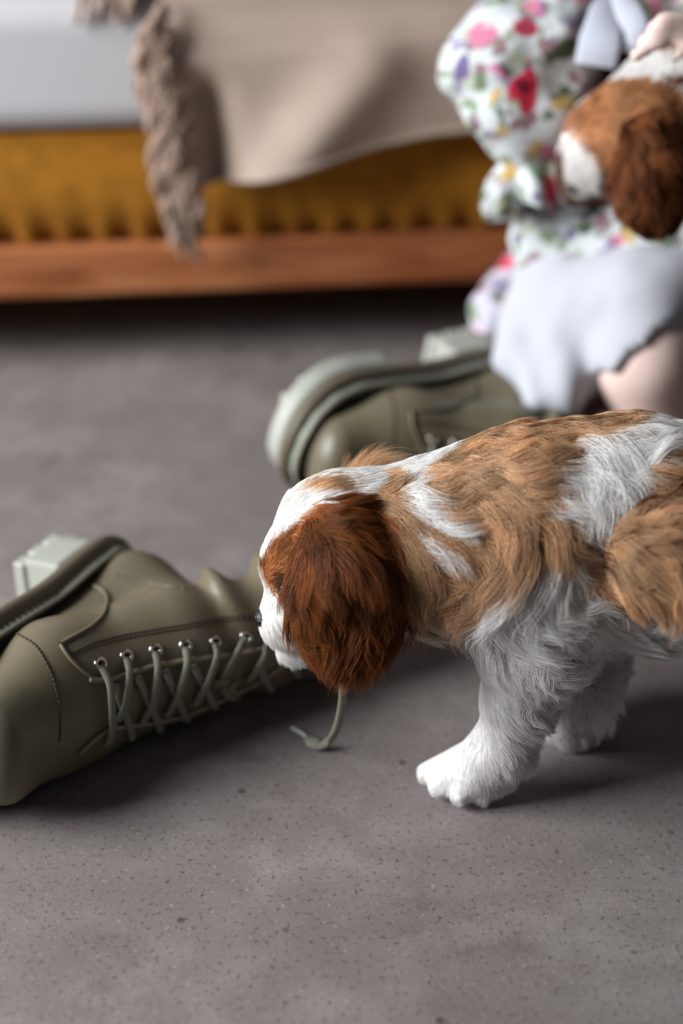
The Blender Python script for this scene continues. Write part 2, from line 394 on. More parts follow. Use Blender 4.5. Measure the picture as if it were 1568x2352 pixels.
put(mesh_obj('rand', *tube_vf(loop_pts(-.0035, -.0035), .0055, 10, True), M_rand), boot)
# ribbed band between rand and piping
rb = loop_pts(-.0030, .0035, 240); V = []
for k, p in enumerate(rb):
    q = loop_pts
    pass
ob = outline(-.0028, 240); V = []
for k, (f, l) in enumerate(ob):
    e = 1+.012*(k % 2)
    c = np.array([.09, 0]); 
    for u in (-.001, .0025, .006):
        b = (0 if u > .005 else .0012*(k % 2))
        d = np.array([f, l])-np.array([np.clip(f, .03, .155), 0]); d /= np.linalg.norm(d)+1e-9
        V.append((f+d[0]*b, u+spring(f), l+d[1]*b))
put(mesh_obj('ribbed_band', V, grid_faces(len(ob), 3, True, False), M_band), boot)
put(mesh_obj('piping', *tube_vf(loop_pts(-.0024, .0075), .0013, 6, True), M_leather), boot)
# forefoot outsole with a curved heel breast, then the heel block with lugs
def sole_piece(name, fsel, top, bot, inset0, inset1, m):
    P = [(f, l) for f, l in outline(inset0, 96) if fsel(f)]; Q = [(f, l) for f, l in outline(inset1, 96) if fsel(f)]
    n = min(len(P), len(Q)); V = [(P[k][0], top+spring(P[k][0]), P[k][1]) for k in range(n)]+[(Q[k][0], bot+spring(Q[k][0]), Q[k][1]) for k in range(n)]
    Fc = [(k, (k+1) % n, n+(k+1) % n, n+k) for k in range(n)]+[tuple(range(n))[::-1], tuple(n+k for k in range(n))]
    o = put(mesh_obj(name, V, Fc, m, None, False), boot); return bevel(o, .002, 2)
sole_piece('midsole', lambda f: True, -.006, -.012, -.0035, -.0035, M_sole)
sole_piece('outsole', lambda f: f > .104, -.012, -.026, -.0045, -.006, M_sole)
sole_piece('heel_block', lambda f: f < .060, -.012, -.036, -.0035, -.0015, M_sole)
for k in range(4):                 # lugs under the heel
    f0 = .002+.0145*k; hw = half_width(f0+.006)-.001
    o = put(mesh_obj('lug', *box_vf((f0, -.043, -hw), (f0+.0105, -.035, hw)), M_sole, None, False), boot); bevel(o, .0012, 1)
for k in range(6):                 # lugs under the forefoot
    f0 = .108+.0135*k; hw = half_width(f0+.006)-.002
    for s in (-1, 1):
        o = put(mesh_obj('lug', *box_vf((f0, -.0305+spring(f0), min(s*.004, s*hw)), (f0+.0105, -.025+spring(f0), max(s*.004, s*hw))), M_sole, None, False), boot); bevel(o, .0012, 1)
# details traced on the leather: each picture line is dropped on the boot's own surface
bvh = BVHTree.FromPolygons([Vector(v) for v in BV], [tuple(f) for f in BF])
bm_n = BN
def on_boot(px, py, lift=0.):
    Mi = M1.inverted(); o = Mi @ Vector(EYE); d = (Mi.to_3x3() @ Vector(ray(px, py))).normalized()
    h, n, i, dist = bvh.ray_cast(o, d)
    if h is None:
        h, n, i, dist = min((bvh.find_nearest(o+d*(.58+.004*k)) for k in range(50)), key=lambda r: r[3])
    return np.array(h+n*lift), np.array(n)
def seam(name, pts, r, m, lift=.0003, n=40):
    P = [on_boot(x, y, lift)[0] for x, y in smooth_path([(x, y, 0) for x, y in pts], n)[:, :2]]
    P = np.array(P); P[1:-1] = (P[:-2]+2*P[1:-1]+P[2:])/4
    return put(mesh_obj(name, *tube_vf(P, r, 6), m), boot)
seam('seam', [(217, 1347), (240, 1362), (247, 1385), (236, 1415), (205, 1443), (168, 1463), (138, 1480)], .0011, M_leather, .0006)
seam('seam', [(138, 1480), (158, 1510), (185, 1537), (215, 1560)], .0011, M_leather, .0006)
seam('facing_edge', [(205, 1560), (235, 1562), (290, 1548), (350, 1530), (420, 1517), (500, 1507), (560, 1497), (640, 1480)], .0016, M_pale, .0010)
seam('facing_edge', [(180, 1728), (215, 1695), (250, 1672), (300, 1664), (360, 1655), (430, 1638), (500, 1608), (560, 1580), (610, 1552), (660, 1520)], .0016, M_pale, .0010)
def stitches(pts, n, r=.0004):
    P = smooth_path([(x, y, 0) for x, y in pts], n*3)[:, :2]; mb = MB()
    for k in range(n):
        a = [on_boot(*P[min(3*k+j, len(P)-1)], .0004)[0] for j in (0, 1, 2)]; mb.add(*tube_vf(a, r, 5))
    o = put(mb.build('stitching', M_thread), boot); o['kind'] = 'stuff'; return o
for dy in (0, 8): stitches([(165, 1500+dy), (215, 1476+dy), (290, 1457+dy), (370, 1443+dy), (430, 1433+dy), (500, 1420+dy), (590, 1412+dy)], 46)
stitches([(40, 1456), (80, 1482), (105, 1520), (125, 1570), (138, 1640), (136, 1700)], 26, .0005)
seam('seam', [(268, 1322), (310, 1328), (360, 1342), (420, 1352)], .0008, M_rand, .0002)
# eyelets and laces
EYL = [(230, 1525), (290, 1507), (357, 1493), (426, 1483), (494, 1474), (565, 1463)]
for x, y in EYL:
    p, n = on_boot(x, y, .0006); n = Vector(n); q = n.to_track_quat('Z', 'Y').to_matrix(); V = []
    for a in range(20):
        for b_ in range(8):
            A1, A2 = 2*math.pi*a/20, 2*math.pi*b_/8
            V.append(Vector(p)+q @ Vector(((.0027+.0011*math.cos(A2))*math.cos(A1), (.0027+.0011*math.cos(A2))*math.sin(A1), .0009*math.sin(A2))))
    e = put(mesh_obj('eyelet', V, grid_faces(20, 8, True, True), M_metal), boot)
    V = [Vector(p)+q @ Vector((.0022*math.cos(2*math.pi*a/16), .0022*math.sin(2*math.pi*a/16), .0004)) for a in range(16)]
    hole = mesh_obj('hole', V, [tuple(range(16))], M_dark, None, False); hole.parent = e
LACES = [((230, 1527), (243, 1570), (247, 1620), (248, 1665), (243, 1705)), ((290, 1509), (288, 1550), (280, 1600), (265, 1652)),
         ((357, 1495), (355, 1540), (345, 1600), (322, 1655)), ((426, 1485), (424, 1525), (405, 1580), (380, 1638)),
         ((494, 1476), (487, 1510), (468, 1560), (445, 1612)), ((565, 1465), (540, 1490), (515, 1530), (500, 1560)),
         ((612, 1475), (590, 1520), (566, 1560))]
LOW = [((258, 1570), (275, 1620), (292, 1664), (300, 1690)), ((310, 1550), (335, 1600), (355, 1645), (366, 1672)), ((375, 1535), (400, 1590), (420, 1635), (432, 1655)),
       ((440, 1525), (465, 1570), (482, 1605), (495, 1630)), ((505, 1575), (520, 1592), (545, 1600), (568, 1598)), ((596, 1528), (605, 1555), (620, 1580)), ((655, 1515), (668, 1530), (684, 1548))]
for pts in LOW:
    q = smooth_path([(x, y, 0) for x, y in pts], 14)[:, :2]; R = [on_boot(x, y, .0024) for x, y in q]
    put(mesh_obj('lace', *ribbon_vf([a for a, _ in R], np.array([b for _, b in R]), .0042, .0011), M_lace), boot)
for pts in LACES:
    q = smooth_path([(x, y, 0) for x, y in pts], 18)[:, :2]; lift = np.concatenate([np.linspace(.0004, .0046, 5), np.full(8, .0048), np.linspace(.0046, .0022, 5)])
    R = [on_boot(x, y, l_) for (x, y), l_ in zip(q, lift)]
    put(mesh_obj('lace', *ribbon_vf([a for a, _ in R], np.array([b for _, b in R]), .0043, .0012), M_lace), boot)
q = smooth_path([(488, 1568, 0), (500, 1560, 0), (512, 1556, 0)], 6)
R = [on_boot(x, y, .004) for x, y in ((480, 1566), (500, 1562), (518, 1556))]
put(mesh_obj('tongue_loop', *ribbon_vf([a for a, _ in R], np.array([b for _, b in R]), .0062, .0016), M_leather), boot)
# loose lace end hanging to the floor: flat tape, then the twisted tip
P = [A(800, 1545, .592), A(789, 1575, .592), A(787, 1610, .594), A(780, 1650, .597), A(768, 1685, .600), Z(750, 1706, .006), Z(735, 1713, .004), Z(718, 1704, .004), Z(702, 1690, .003)]
P = smooth_path(P, 30); NN = np.array([(.35, -1, .5)]*18+[(.2, -.6, .9)]*12)
mi = np.array(M1.inverted())
loc = lambda X: (np.c_[np.asarray(X), np.ones(len(X))] @ mi.T)[:, :3]
NL = NN @ np.array(M1.to_3x3())
put(mesh_obj('lace_end', *ribbon_vf(loc(P), NL, np.concatenate([np.full(22, .0046), np.linspace(.0046, .0078, 4), np.linspace(.0075, .003, 4)]), .0011), M_lace), boot)
P = smooth_path([Z(704, 1692, .0035), Z(688, 1681, .003), Z(668, 1671, .003)], 8)
put(mesh_obj('lace_tip', *tube_vf(loc(P), .0011, 8), M_sole), boot)
# the second boot: a copy with its parts and sub-parts, further back
def copy_tree(o, parent=None):
    c = o.copy(); COL.objects.link(c)
    if parent is not None: c.parent = parent
    for ch in [x for x in o.children]:
        if ch.name.startswith('lace_'): continue
        copy_tree(ch, c)
    return c
th2 = math.radians(213)
R2 = Matrix(((math.cos(th2), -math.sin(th2), 0), (math.sin(th2), math.cos(th2), 0), (0, 0, 1)))
boot2 = copy_tree(boot); boot2['label'] = 'olive lace-up boot lying on its side at the petticoat hem behind the puppy'
toe2 = Vector(Z(664, 1202, .012)); R2b = R2 @ Matrix.Rotation(math.radians(-14), 3, 'X'); org2 = toe2-R2 @ Vector((.193, 0, 0))
org2.z = .0005-min((R2b @ (M1.inverted() @ ch.matrix_basis @ v.co if False else ch.matrix_parent_inverse @ v.co)).z for ch in boot.children if not ch.name.startswith('lace_') for v in ch.data.vertices)
boot2.matrix_basis = Matrix.Translation(org2) @ R2b.to_4x4()
# ------------------------------------------------------------------ puppies
def fur_mat(name, rough=.55):
    m = bpy.data.materials.new(name); m.use_nodes = True; N, L, b = node_kit(m)
    a = N.new('ShaderNodeAttribute'); a.attribute_name = 'coat'
    L.new(a.outputs['Color'], b.inputs['Base Color']); b.inputs['Roughness'].default_value = rough; b.inputs['Specular IOR Level'].default_value = .25
    tr = N.new('ShaderNodeBsdfTranslucent'); L.new(a.outputs['Color'], tr.inputs[0]); mx = N.new('ShaderNodeMixShader'); mx.inputs[0].default_value = .3 if name == 'fur' else 0
    L.new(b.outputs[0], mx.inputs[1]); L.new(tr.outputs[0], mx.inputs[2]); L.new(mx.outputs[0], N['Material Output'].inputs['Surface'])
    return m
M_fur, M_pelt = fur_mat('fur', .5), fur_mat('pelt', .9)
lin = lambda r, g, b: np.array(srgb(r, g, b)[:3])
WHITE, TAN, DARKTAN, RED, FACE, CREAM = lin(243, 240, 237), lin(217, 174, 134), lin(130, 80, 48), lin(140, 80, 38), lin(164, 104, 60), lin(226, 212, 194)
def build_animal(name, label, prims, h, root_at, patches, ear_col, flow, nhair, fur_r, face_pts, group=None, lenk=1.3, frame=(-150, 1720)):
    """prims: (kind, group, k, ...) -> one continuous body; flow: fur direction strokes per group"""
    P0 = []
    for p in prims: P0.append(p)
    groups = sorted({p[1] for p in prims})
    def dist(P, only=None):
        D = None
        for p in prims:
            if only and p[1] != only: continue
            d = rcone(P, p[3], p[5], p[4], p[6]) if p[0] == 'c' else ellip(P, p[3], p[4], p[5])
            D = d if D is None else smin(D, d, p[2])
        return D
    pts = np.array([x for p in prims for x in ([p[3]-p[4], p[3]+p[4], p[5]-p[6], p[5]+p[6]] if p[0] == 'c' else [p[3]-max(p[5]), p[3]+max(p[5])])])
    lo, hi = pts.min(0)-.01, pts.max(0)+.01; lo[2] = max(lo[2], -.006)
    V, Fc = nets(lambda P: np.maximum(dist(P), .0015-P[..., 2]), lo, hi, h)
    V = np.array(V); Nn = normals(V, Fc)
    gd = np.stack([dist(V, g) for g in groups], 1); gid = gd.argmin(1)
    pp = proj(V)
    def colour(q, gi, jit):
        c = np.tile(WHITE, (len(q), 1)); qq = q+jit
        for poly, cc in patches: c[in_poly(qq, poly)] = cc
        for g, cc in ear_col.items():
            if g in groups: c[gi == groups.index(g)] = cc
        return c
    root = empty(name, root_at, label, 'puppy', group)
    body = mesh_obj('body', V, Fc, M_pelt, root)
    at_ = body.data.color_attributes.new('coat', 'FLOAT_COLOR', 'POINT')
    cv = colour(pp, gid, 0); at_.data.foreach_set('color', np.c_[cv*.9, np.ones(len(cv))].ravel())
    # --- fur strands
    T = np.vstack([Fc[:, [0, 1, 2]], Fc[:, [0, 2, 3]]]); a, b, c = V[T[:, 0]], V[T[:, 1]], V[T[:, 2]]
    ar = np.linalg.norm(np.cross(b-a, c-a), axis=1); ctr = (a+b+c)/3; nf = Nn[T].mean(1); vd = EYE-ctr; vd /= np.linalg.norm(vd, axis=1)[:, None]
    pc = proj(ctr); face = (nf*vd).sum(1)
    wgt = ar*np.where(face > -.25, 1, .22)*np.where((pc[:, 0] > frame[0]) & (pc[:, 0] < frame[1]), 1, .12)
    wgt *= np.where(ctr[:, 2] < .004, 0, 1)
    ti = RNG.choice(len(T), nhair, p=wgt/wgt.sum()); r1, r2 = RNG.random((2, nhair)); sw = r1+r2 > 1; r1[sw], r2[sw] = 1-r1[sw], 1-r2[sw]
    w3 = np.stack([1-r1-r2, r1, r2], 1); X = (V[T[ti]]*w3[..., None]).sum(1); n = (Nn[T[ti]]*w3[..., None]).sum(1); n /= np.linalg.norm(n, axis=1)[:, None]
    gi = gid[T[ti, 0]]; q = proj(X)
    par = np.zeros((nhair, 5))
    for k, g in enumerate(groups):
        m = gi == k
        if not m.any(): continue
        F = np.array(flow[g], float); dv = F[:, 2:4]/np.linalg.norm(F[:, 2:4], axis=1)[:, None]
        d2 = ((q[m][:, None, :]-F[None, :, :2])**2).sum(-1); wt = 1/(d2+22**2)**2; wt /= wt.sum(1)[:, None]
        par[m, :2] = wt @ dv; par[m, 2:] = wt @ F[:, 4:7]
    nz1 = vnoise(X, 80)[:, None]; nz2 = vnoise(X+5, 80)[:, None]; nz3 = vnoise(X+9, 40)
    ang = nz1[:, 0]*.3+nz3*.3; ca, sa = np.cos(ang), np.sin(ang); dx = par[:, 0]*ca-par[:, 1]*sa; dy = par[:, 0]*sa+par[:, 1]*ca
    t = RGT*dx[:, None]-UPV*dy[:, None]; t -= n*(t*n).sum(1)[:, None]; t /= np.linalg.norm(t, axis=1)[:, None]+1e-9
    gn = np.array(groups)[gi]; par[:, 2] *= np.where(gn == 'leg', .78, 1); par[:, 4] *= np.where(gn == 'body', .85, 1)
    L = par[:, 2]*.001*lenk*RNG.uniform(.7, 1.12, nhair)*(1+.25*nz2[:, 0]); lift = par[:, 3]*RNG.uniform(.7, 1.3, nhair); wav = par[:, 4]
    # clumps
    nc = max(60, nhair//70); ci = RNG.choice(nhair, nc, replace=False); kd = KDTree(nc)
    for k, j in enumerate(ci): kd.insert(X[j], k)
    kd.balance(); cl = np.array([kd.find(x)[1] for x in X]); ph = 9*vnoise(X, 24)+RNG.uniform(-.7, .7, nc)[cl]+RNG.normal(0, .25, nhair); fq = RNG.uniform(.75, 1.25, nc)[cl]
    L *= RNG.uniform(.85, 1.15, nc)[cl]
    K = 9; s = np.linspace(0, 1, K)[None, :, None]; bt = np.cross(n, t)
    Ls = L[:, None, None]; lf = lift[:, None, None]
    wv = wav[:, None, None]*(np.sin(2*math.pi*s*.95*fq[:, None, None]+ph[:, None, None])-np.sin(ph)[:, None, None])*s**.7
    wn = wav[:, None, None]*.6*(np.sin(2*math.pi*s*1.0+ph[:, None, None]*1.7)-np.sin(ph*1.7)[:, None, None])*s
    R = X[:, None]+Ls*(t[:, None]*s*(1-.25*lf)+n[:, None]*(lf*(s-.55*s*s)+.10*wn)+bt[:, None]*wv*.34)
    R[..., 2] -= (Ls[..., 0]*.12*s[..., 0]**2)
    tip = R[ci][cl]-X[ci][cl][:, None]; amt = (np.clip((L-.004)/.010, 0, 1)*.55)[:, None, None]*s**1.1
    cen = X[:, None]+(X[ci][cl]-X)[:, None]*np.minimum(1, s*1.3)*.85+tip*(L/np.maximum(L[ci][cl], 1e-5))[:, None, None]
    R = R*(1-amt)+cen*amt
    R[..., 2] = np.maximum(R[..., 2], .0015)
    hc = bpy.data.hair_curves.new('fur'); hc.add_curves([K]*nhair)
    hc.points.foreach_set('position', R.astype(np.float32).ravel())
    rad = (fur_r*np.clip(L/.008, .55, 1.15)[:, None]*(1-.78*np.linspace(0, 1, K)**1.5)[None]).astype(np.float32)
    ra = hc.attributes.get('radius') or hc.attributes.new('radius', 'FLOAT', 'POINT'); ra.data.foreach_set('value', rad.ravel())
    jit = np.stack([nz1[:, 0]*14+RNG.normal(0, 4, nhair), nz2[:, 0]*14+RNG.normal(0, 4, nhair)], 1)
    qm_ = proj(R[:, 5]); isb = np.array([g in ('body', 'leg', 'far_leg') for g in groups])[gi]; q = np.where(isb[:, None], .35*q+.65*qm_, q)
    ch = colour(q, gi, jit); val = RNG.uniform(.82, 1.1, nhair)*RNG.uniform(.85, 1.1, nc)[cl]
    dark = ch.mean(1) < .5; val = np.where(dark, val*RNG.uniform(.62, 1.2, nc)[cl], .5+.5*val)
    ch = np.clip(ch*val[:, None], 0, 1)
    ca_ = hc.attributes.new('coat', 'FLOAT_COLOR', 'CURVE'); ca_.data.foreach_set('color', np.c_[ch, np.ones(nhair)].astype(np.float32).ravel())
    hc.materials.append(M_fur); ho = bpy.data.objects.new('fur', hc); link(ho, root)
    bv = BVHTree.FromPolygons([Vector(v) for v in V], [tuple(f) for f in Fc])
    for nm, px, py, r3, m, sink, *far in face_pts:
        d = Vector(ray(px, py)).normalized(); hit, hn, _, _ = bv.ray_cast(Vector(EYE), d)
        if far: hit, hn, _, _ = bv.find_nearest(Vector(A(px, py, far[0])))
        elif hit is None:
            hit, hn, _, _ = bv.find_nearest(Vector(EYE)+d*depth(prims[0][3])*1.05)
        qm = Vector(hn).to_track_quat('Z', 'Y').to_matrix(); VV = []
        for i in range(16):
            for j in range(9):
                aa, bb = 2*math.pi*i/16, math.pi*(j+.5)/9
                VV.append(hit-hn*sink+qm @ Vector((r3[0]*math.cos(aa)*math.sin(bb), r3[1]*math.sin(aa)*math.sin(bb), r3[2]*math.cos(bb))))
        mesh_obj(nm, VV, grid_faces(16, 9, True, False)+[tuple(i*9 for i in range(16)), tuple(i*9+8 for i in range(16))[::-1]], m, root)
    return root
def C(g, k, p, q):                # tapered limb between two picture points: (x, y, Y, r in pixels)
    a, b = A(*p[:3]), A(*q[:3]); return ('c', g, k, a, px2m(p[3], a), b, px2m(q[3], b))
def CZ(g, k, p, q):               # the same with heights instead of distances
    a, b = Z(*p[:3]), Z(*q[:3]); return ('c', g, k, a, px2m(p[3], a), b, px2m(q[3], b))
def EL(g, k, p, rx, ry, rz_m, tilt=0, yaw=0, nod=0):
    c = A(*p); ax = np.stack([RGT, UPV, -FWD]); R = np.array((Matrix.Rotation(tilt, 3, -Vector(FWD)) @ Matrix.Rotation(yaw, 3, Vector(UPV)) @ Matrix.Rotation(nod, 3, Vector(RGT))))
    return ('e', g, k, c, ax @ R.T, (px2m(rx, c), px2m(ry, c), rz_m))
M_nose = mat('wet_black_nose', srgb(26, 22, 26), .28, .6, .6, 900); M_eye = mat('dark_eye', srgb(22, 12, 8), .08, .7)
Ym = .600
pr = [
    C('body', .02, (1190, 1215, Ym, 195), (1420, 1215, Ym+.005, 238)), C('body', .02, (1420, 1215, Ym+.005, 238), (1760, 1225, Ym+.015, 232)),
    C('body', .03, (1190, 1200, Ym, 180), (960, 1250, Ym-.003, 150)), C('body', .03, (960, 1250, Ym-.003, 150), (800, 1245, Ym-.005, 138)),
    C('body', .02, (1150, 1370, .585, 98), (1190, 1300, .585, 120)),
    EL('body', .012, (1532, 1280, .548), 134, 118, .017, -.1),
    C('body', .02, (1800, 1260, .565, 150), (1830, 1480, .575, 95)), C('body', .015, (1830, 1480, .575, 95), (1950, 1620, .58, 50)),
    CZ('body', .012, (1950, 1700, .045, 46), (1930, 1800, .016, 50)), CZ('body', .012, (1930, 1805, .014, 48), (1850, 1830, .012, 44)),
    C('body', .02, (1800, 1260, .645, 140), (1860, 1470, .645, 90)), CZ('body', .015, (1860, 1480, .075, 80), (1960, 1640, .04, 46)), CZ('body', .012, (1960, 1650, .035, 46), (1880, 1710, .012, 46)),
    C('body', .015, (1930, 1120, .61, 60), (2080, 1000, .62, 34)), C('body', .01, (2080, 1000, .62, 34), (2180, 880, .62, 16)),
    # head
    C('head', .015, (770, 1235, Ym-.005, 143), (735, 1290, Ym-.006, 128)), C('head', .012, (672, 1300, Ym-.008, 55), (690, 1350, Ym-.008, 70)),
    C('head', .012, (720, 1400, Ym-.010, 80), (662, 1428, Ym-.010, 56)), C('head', .010, (662, 1418, Ym-.010, 54), (640, 1420, Ym-.004, 36)),
    C('head', .010, (700, 1480, Ym-.008, 40), (668, 1490, Ym-.006, 32)),
    # ears
    EL('ear', .006, (795, 1325, .5655), 126, 130, .009, .05, .12), EL('ear', .012, (788, 1415, .556), 122, 112, .009, 0, .12),
    C('ear', .012, (780, 1215, .573, 50), (790, 1290, .566, 80)),
    EL('far_ear', .008, (850, 1212, .638), 90, 108, .008), C('far_ear', .01, (842, 1122, .624, 22), (848, 1150, .630, 48)),
    # near foreleg
    C('leg', .02, (1225, 1330, .578, 118), (1222, 1480, .572, 88)), C('leg', .02, (1222, 1480, .572, 88), (1190, 1600, .572, 72)), C('leg', .012, (1190, 1600, .572, 72), (1158, 1700, .574, 58)),
    CZ('leg', .014, (1150, 1722, .030, 56), (1090, 1755, .022, 54)), CZ('leg', .008, (1135, 1765, .018, 50), (1095, 1778, .017, 48)),
    CZ('leg', .003, (1060, 1740, .021, 30), (984, 1776, .0085, 27)), CZ('leg', .0025, (1060, 1765, .020, 30), (1010, 1804, .0090, 28)),
    CZ('leg', .0025, (1085, 1775, .020, 31), (1058, 1820, .0090, 29)), CZ('leg', .003, (1125, 1775, .018, 32), (1108, 1818, .0085, 28)),
    # far foreleg
    C('far_leg', .02, (1300, 1330, .640, 100), (1320, 1480, .636, 82)), C('far_leg', .02, (1320, 1480, .636, 82), (1335, 1570, .632, 70)), CZ('far_leg', .012, (1335, 1590, .042, 60), (1315, 1640, .018, 56)),
    CZ('far_leg', .006, (1310, 1645, .016, 46), (1270, 1662, .010, 38)), CZ('far_leg', .006, (1320, 1650, .016, 46), (1310, 1676, .010, 36)),
]
# coat patches, in the order they are laid over white
SADDLE = [(1040, 1030), (1065, 1000), (1150, 960), (1250, 940), (1400, 925), (1480, 935), (1450, 990), (1385, 1010), (1335, 1015), (1312, 1060), (1275, 1090), (1262, 1150), (1238, 1190), (1280, 1180), (1335, 1160), (1348, 1200), (1305, 1255), (1262, 1255), (1240, 1290), (1195, 1310), (1150, 1335), (1122, 1385), (1090, 1390), (1085, 1420), (1045, 1405), (1010, 1400), (930, 1440), (880, 1420), (900, 1250), (860, 1180), (850, 1130), (905, 1085), (945, 1085), (935, 1120), (960, 1190), (1000, 1210), (1020, 1190), (985, 1125), (985, 1085)]
PATCH = [
    ([(880, 1430), (1000, 1380), (1080, 1470), (1000, 1560), (880, 1560)], CREAM), (SADDLE, TAN),
    ([(925, 1110), (985, 1085), (990, 1130), (1025, 1185), (1050, 1215), (1035, 1235), (985, 1205), (945, 1180)], WHITE),
    ([(948, 1222), (990, 1252), (1030, 1262), (1022, 1292), (975, 1280)], WHITE), ([(960, 1180), (1010, 1200), (1060, 1208), (1040, 1218), (985, 1212)], WHITE),
    ([(1310, 1195), (1345, 1165), (1340, 1215), (1300, 1265), (1245, 1270), (1270, 1235)], lin(150, 104, 84)),
    ([(680, 1130), (712, 1098), (760, 1090), (812, 1105), (795, 1130), (735, 1136)], TAN),
    ([(640, 1245), (672, 1200), (720, 1172), (800, 1168), (880, 1175), (915, 1200), (920, 1300), (700, 1300), (660, 1270)], lin(186, 116, 66)),
    ([(585, 1310), (612, 1262), (632, 1232), (668, 1262), (700, 1240), (720, 1440), (690, 1450), (662, 1420), (643, 1388), (617, 1352)], FACE),
    ([(630, 1312), (652, 1330), (682, 1372), (666, 1400), (640, 1372), (620, 1336)], lin(62, 32, 18)),
    ([(1345, 1190), (1395, 1165), (1460, 1140), (1490, 1090), (1568, 1010), (1720, 1000), (1800, 1400), (1560, 1405), (1480, 1415), (1420, 1395), (1380, 1345), (1342, 1310)], TAN),
    ([(1385, 1185), (1430, 1160), (1560, 1130), (1568, 1150), (1500, 1172), (1425, 1195), (1408, 1260), (1412, 1320), (1395, 1310), (1382, 1240)], lin(104, 60, 32)),
]
b_ = [  # x, y, dx, dy, length mm, lift, wave
    (1100, 1010, 1, -.25, 14, .25, .35), (1180, 985, 1, -.3, 15, .28, .4), (1250, 965, .9, -.45, 15, .35, .4), (1340, 955, 1, -.2, 14, .3, .4), (1420, 960, 1, -.15, 14, .28, .35), (1500, 960, 1, -.1, 14, .28, .3),
    (960, 1060, 1, -.25, 9, .2, .2), (1000, 1060, 1, -.1, 13, .25, .35), (920, 1090, .9, -.5, 12, .25, .3), (880, 1110, .9, -.4, 9, .2, .2), (905, 1120, .8, -.6, 13, .3, .3), (860, 1150, .8, .6, 11, .22, .3), (900, 1180, .7, .7, 13, .25, .4),
    (955, 1135, .6, .8, 20, .3, .5), (985, 1185, .9, .45, 22, .32, .5), (1000, 1100, 1, .35, 15, .3, .5), (1060, 1085, 1, .15, 20, .35, .6), (1060, 1120, .9, .5, 20, .35, .6), (1120, 1110, 1, .35, 22, .35, .6), (1200, 1060, .9, -.35, 20, .32, .55), (1180, 1120, .85, .3, 22, .35, .6),
    (1100, 1170, .75, .65, 24, .38, .65), (1145, 1200, .25, 1, 25, .4, .65), (1140, 1250, -.2, 1, 24, .38, .65), (1105, 1290, -.75, .7, 22, .38, .65), (1060, 1310, -.6, .8, 22, .35, .65), (1045, 1210, 1, -.2, 22, .35, .6), (1020, 1260, 1, -.15, 20, .32, .55), (975, 1265, .7, .75, 20, .3, .5), (960, 1310, .5, .9, 20, .3, .5), (1010, 1330, .8, .5, 18, .3, .6),
    (1040, 1370, .35, 1, 20, .35, .6), (1075, 1410, .7, .7, 18, .32, .6), (1185, 1290, -.4, .9, 22, .35, .65), (1150, 1330, -.6, .7, 20, .35, .6), (1230, 1130, .5, .85, 22, .38, .6), (1230, 1200, .4, .9, 20, .36, .6), (1260, 1090, .6, .8, 20, .35, .6), (1290, 1060, .9, .2, 18, .32, .5), (1330, 1040, .75, .6, 20, .35, .6), (1345, 1090, .45, .9, 22, .38, .6), (1300, 1130, .3, .9, 20, .38, .6), (1300, 1180, -.7, .7, 14, .3, .5), (1340, 1160, .2, 1, 16, .3, .6),
    (1400, 1130, 1, .25, 20, .3, .5), (1440, 1100, 1, -.35, 22, .3, .45), (1480, 1050, .9, -.6, 20, .3, .4), (1540, 1000, 1, -.3, 18, .3, .35), (1500, 1120, .8, -.6, 16, .35, .4), (1400, 1050, 1, .1, 18, .3, .5),
    (1290, 1230, .3, 1, 12, .4, .7), (1330, 1210, .2, .9, 12, .4, .7), (1365, 1230, 1, .05, 14, .4, .3), (1370, 1290, 1, .1, 14, .4, .3), (1440, 1210, 1, .1, 15, .45, .45), (1440, 1260, 1, -.25, 16, .45, .5), (1440, 1310, 1, -.2, 16, .45, .5), (1440, 1350, 1, .2, 15, .45, .5), (1500, 1250, .9, -.3, 16, .42, .5), (1520, 1300, .3, 1, 17, .45, .55), (1490, 1350, .1, 1, 15, .42, .5), (1560, 1330, .05, 1, 16, .42, .5), (1550, 1200, 1, -.3, 20, .4, .4), (1450, 1390, .8, .6, 11, .35, .5),
    (1130, 1400, .6, .75, 20, .35, .6), (1180, 1380, .8, .55, 22, .36, .6), (1240, 1380, 1, .2, 22, .36, .65), (1280, 1330, .6, .6, 18, .4, .75), (1330, 1330, -.1, 1, 18, .4, .7), (1300, 1400, .8, -.4, 18, .4, .75), (1350, 1420, .1, 1, 18, .36, .65), (1100, 1450, .1, 1, 18, .4, .5), (1080, 1470, -.1, 1, 18, .4, .4), (1000, 1440, .8, .4, 18, .35, .5), (940, 1430, .6, .6, 16, .3, .4), (1060, 1430, .4, .9, 18, .38, .5),
    (1420, 1450, 1, .3, 20, .32, .4), (1500, 1450, 1, .25, 20, .3, .35), (1560, 1490, 1, .3, 22, .3, .35), (1400, 1480, .9, .5, 20, .35, .4), (1650, 1300, 1, .2, 18, .3, .4), (1800, 1300, .7, .8, 18, .3, .4), (1800, 1050, 1, .1, 16, .3, .4), (1880, 1600, .2, 1, 12, .3, .3), (1880, 1800, -.6, .8, 7, .25, .1)]
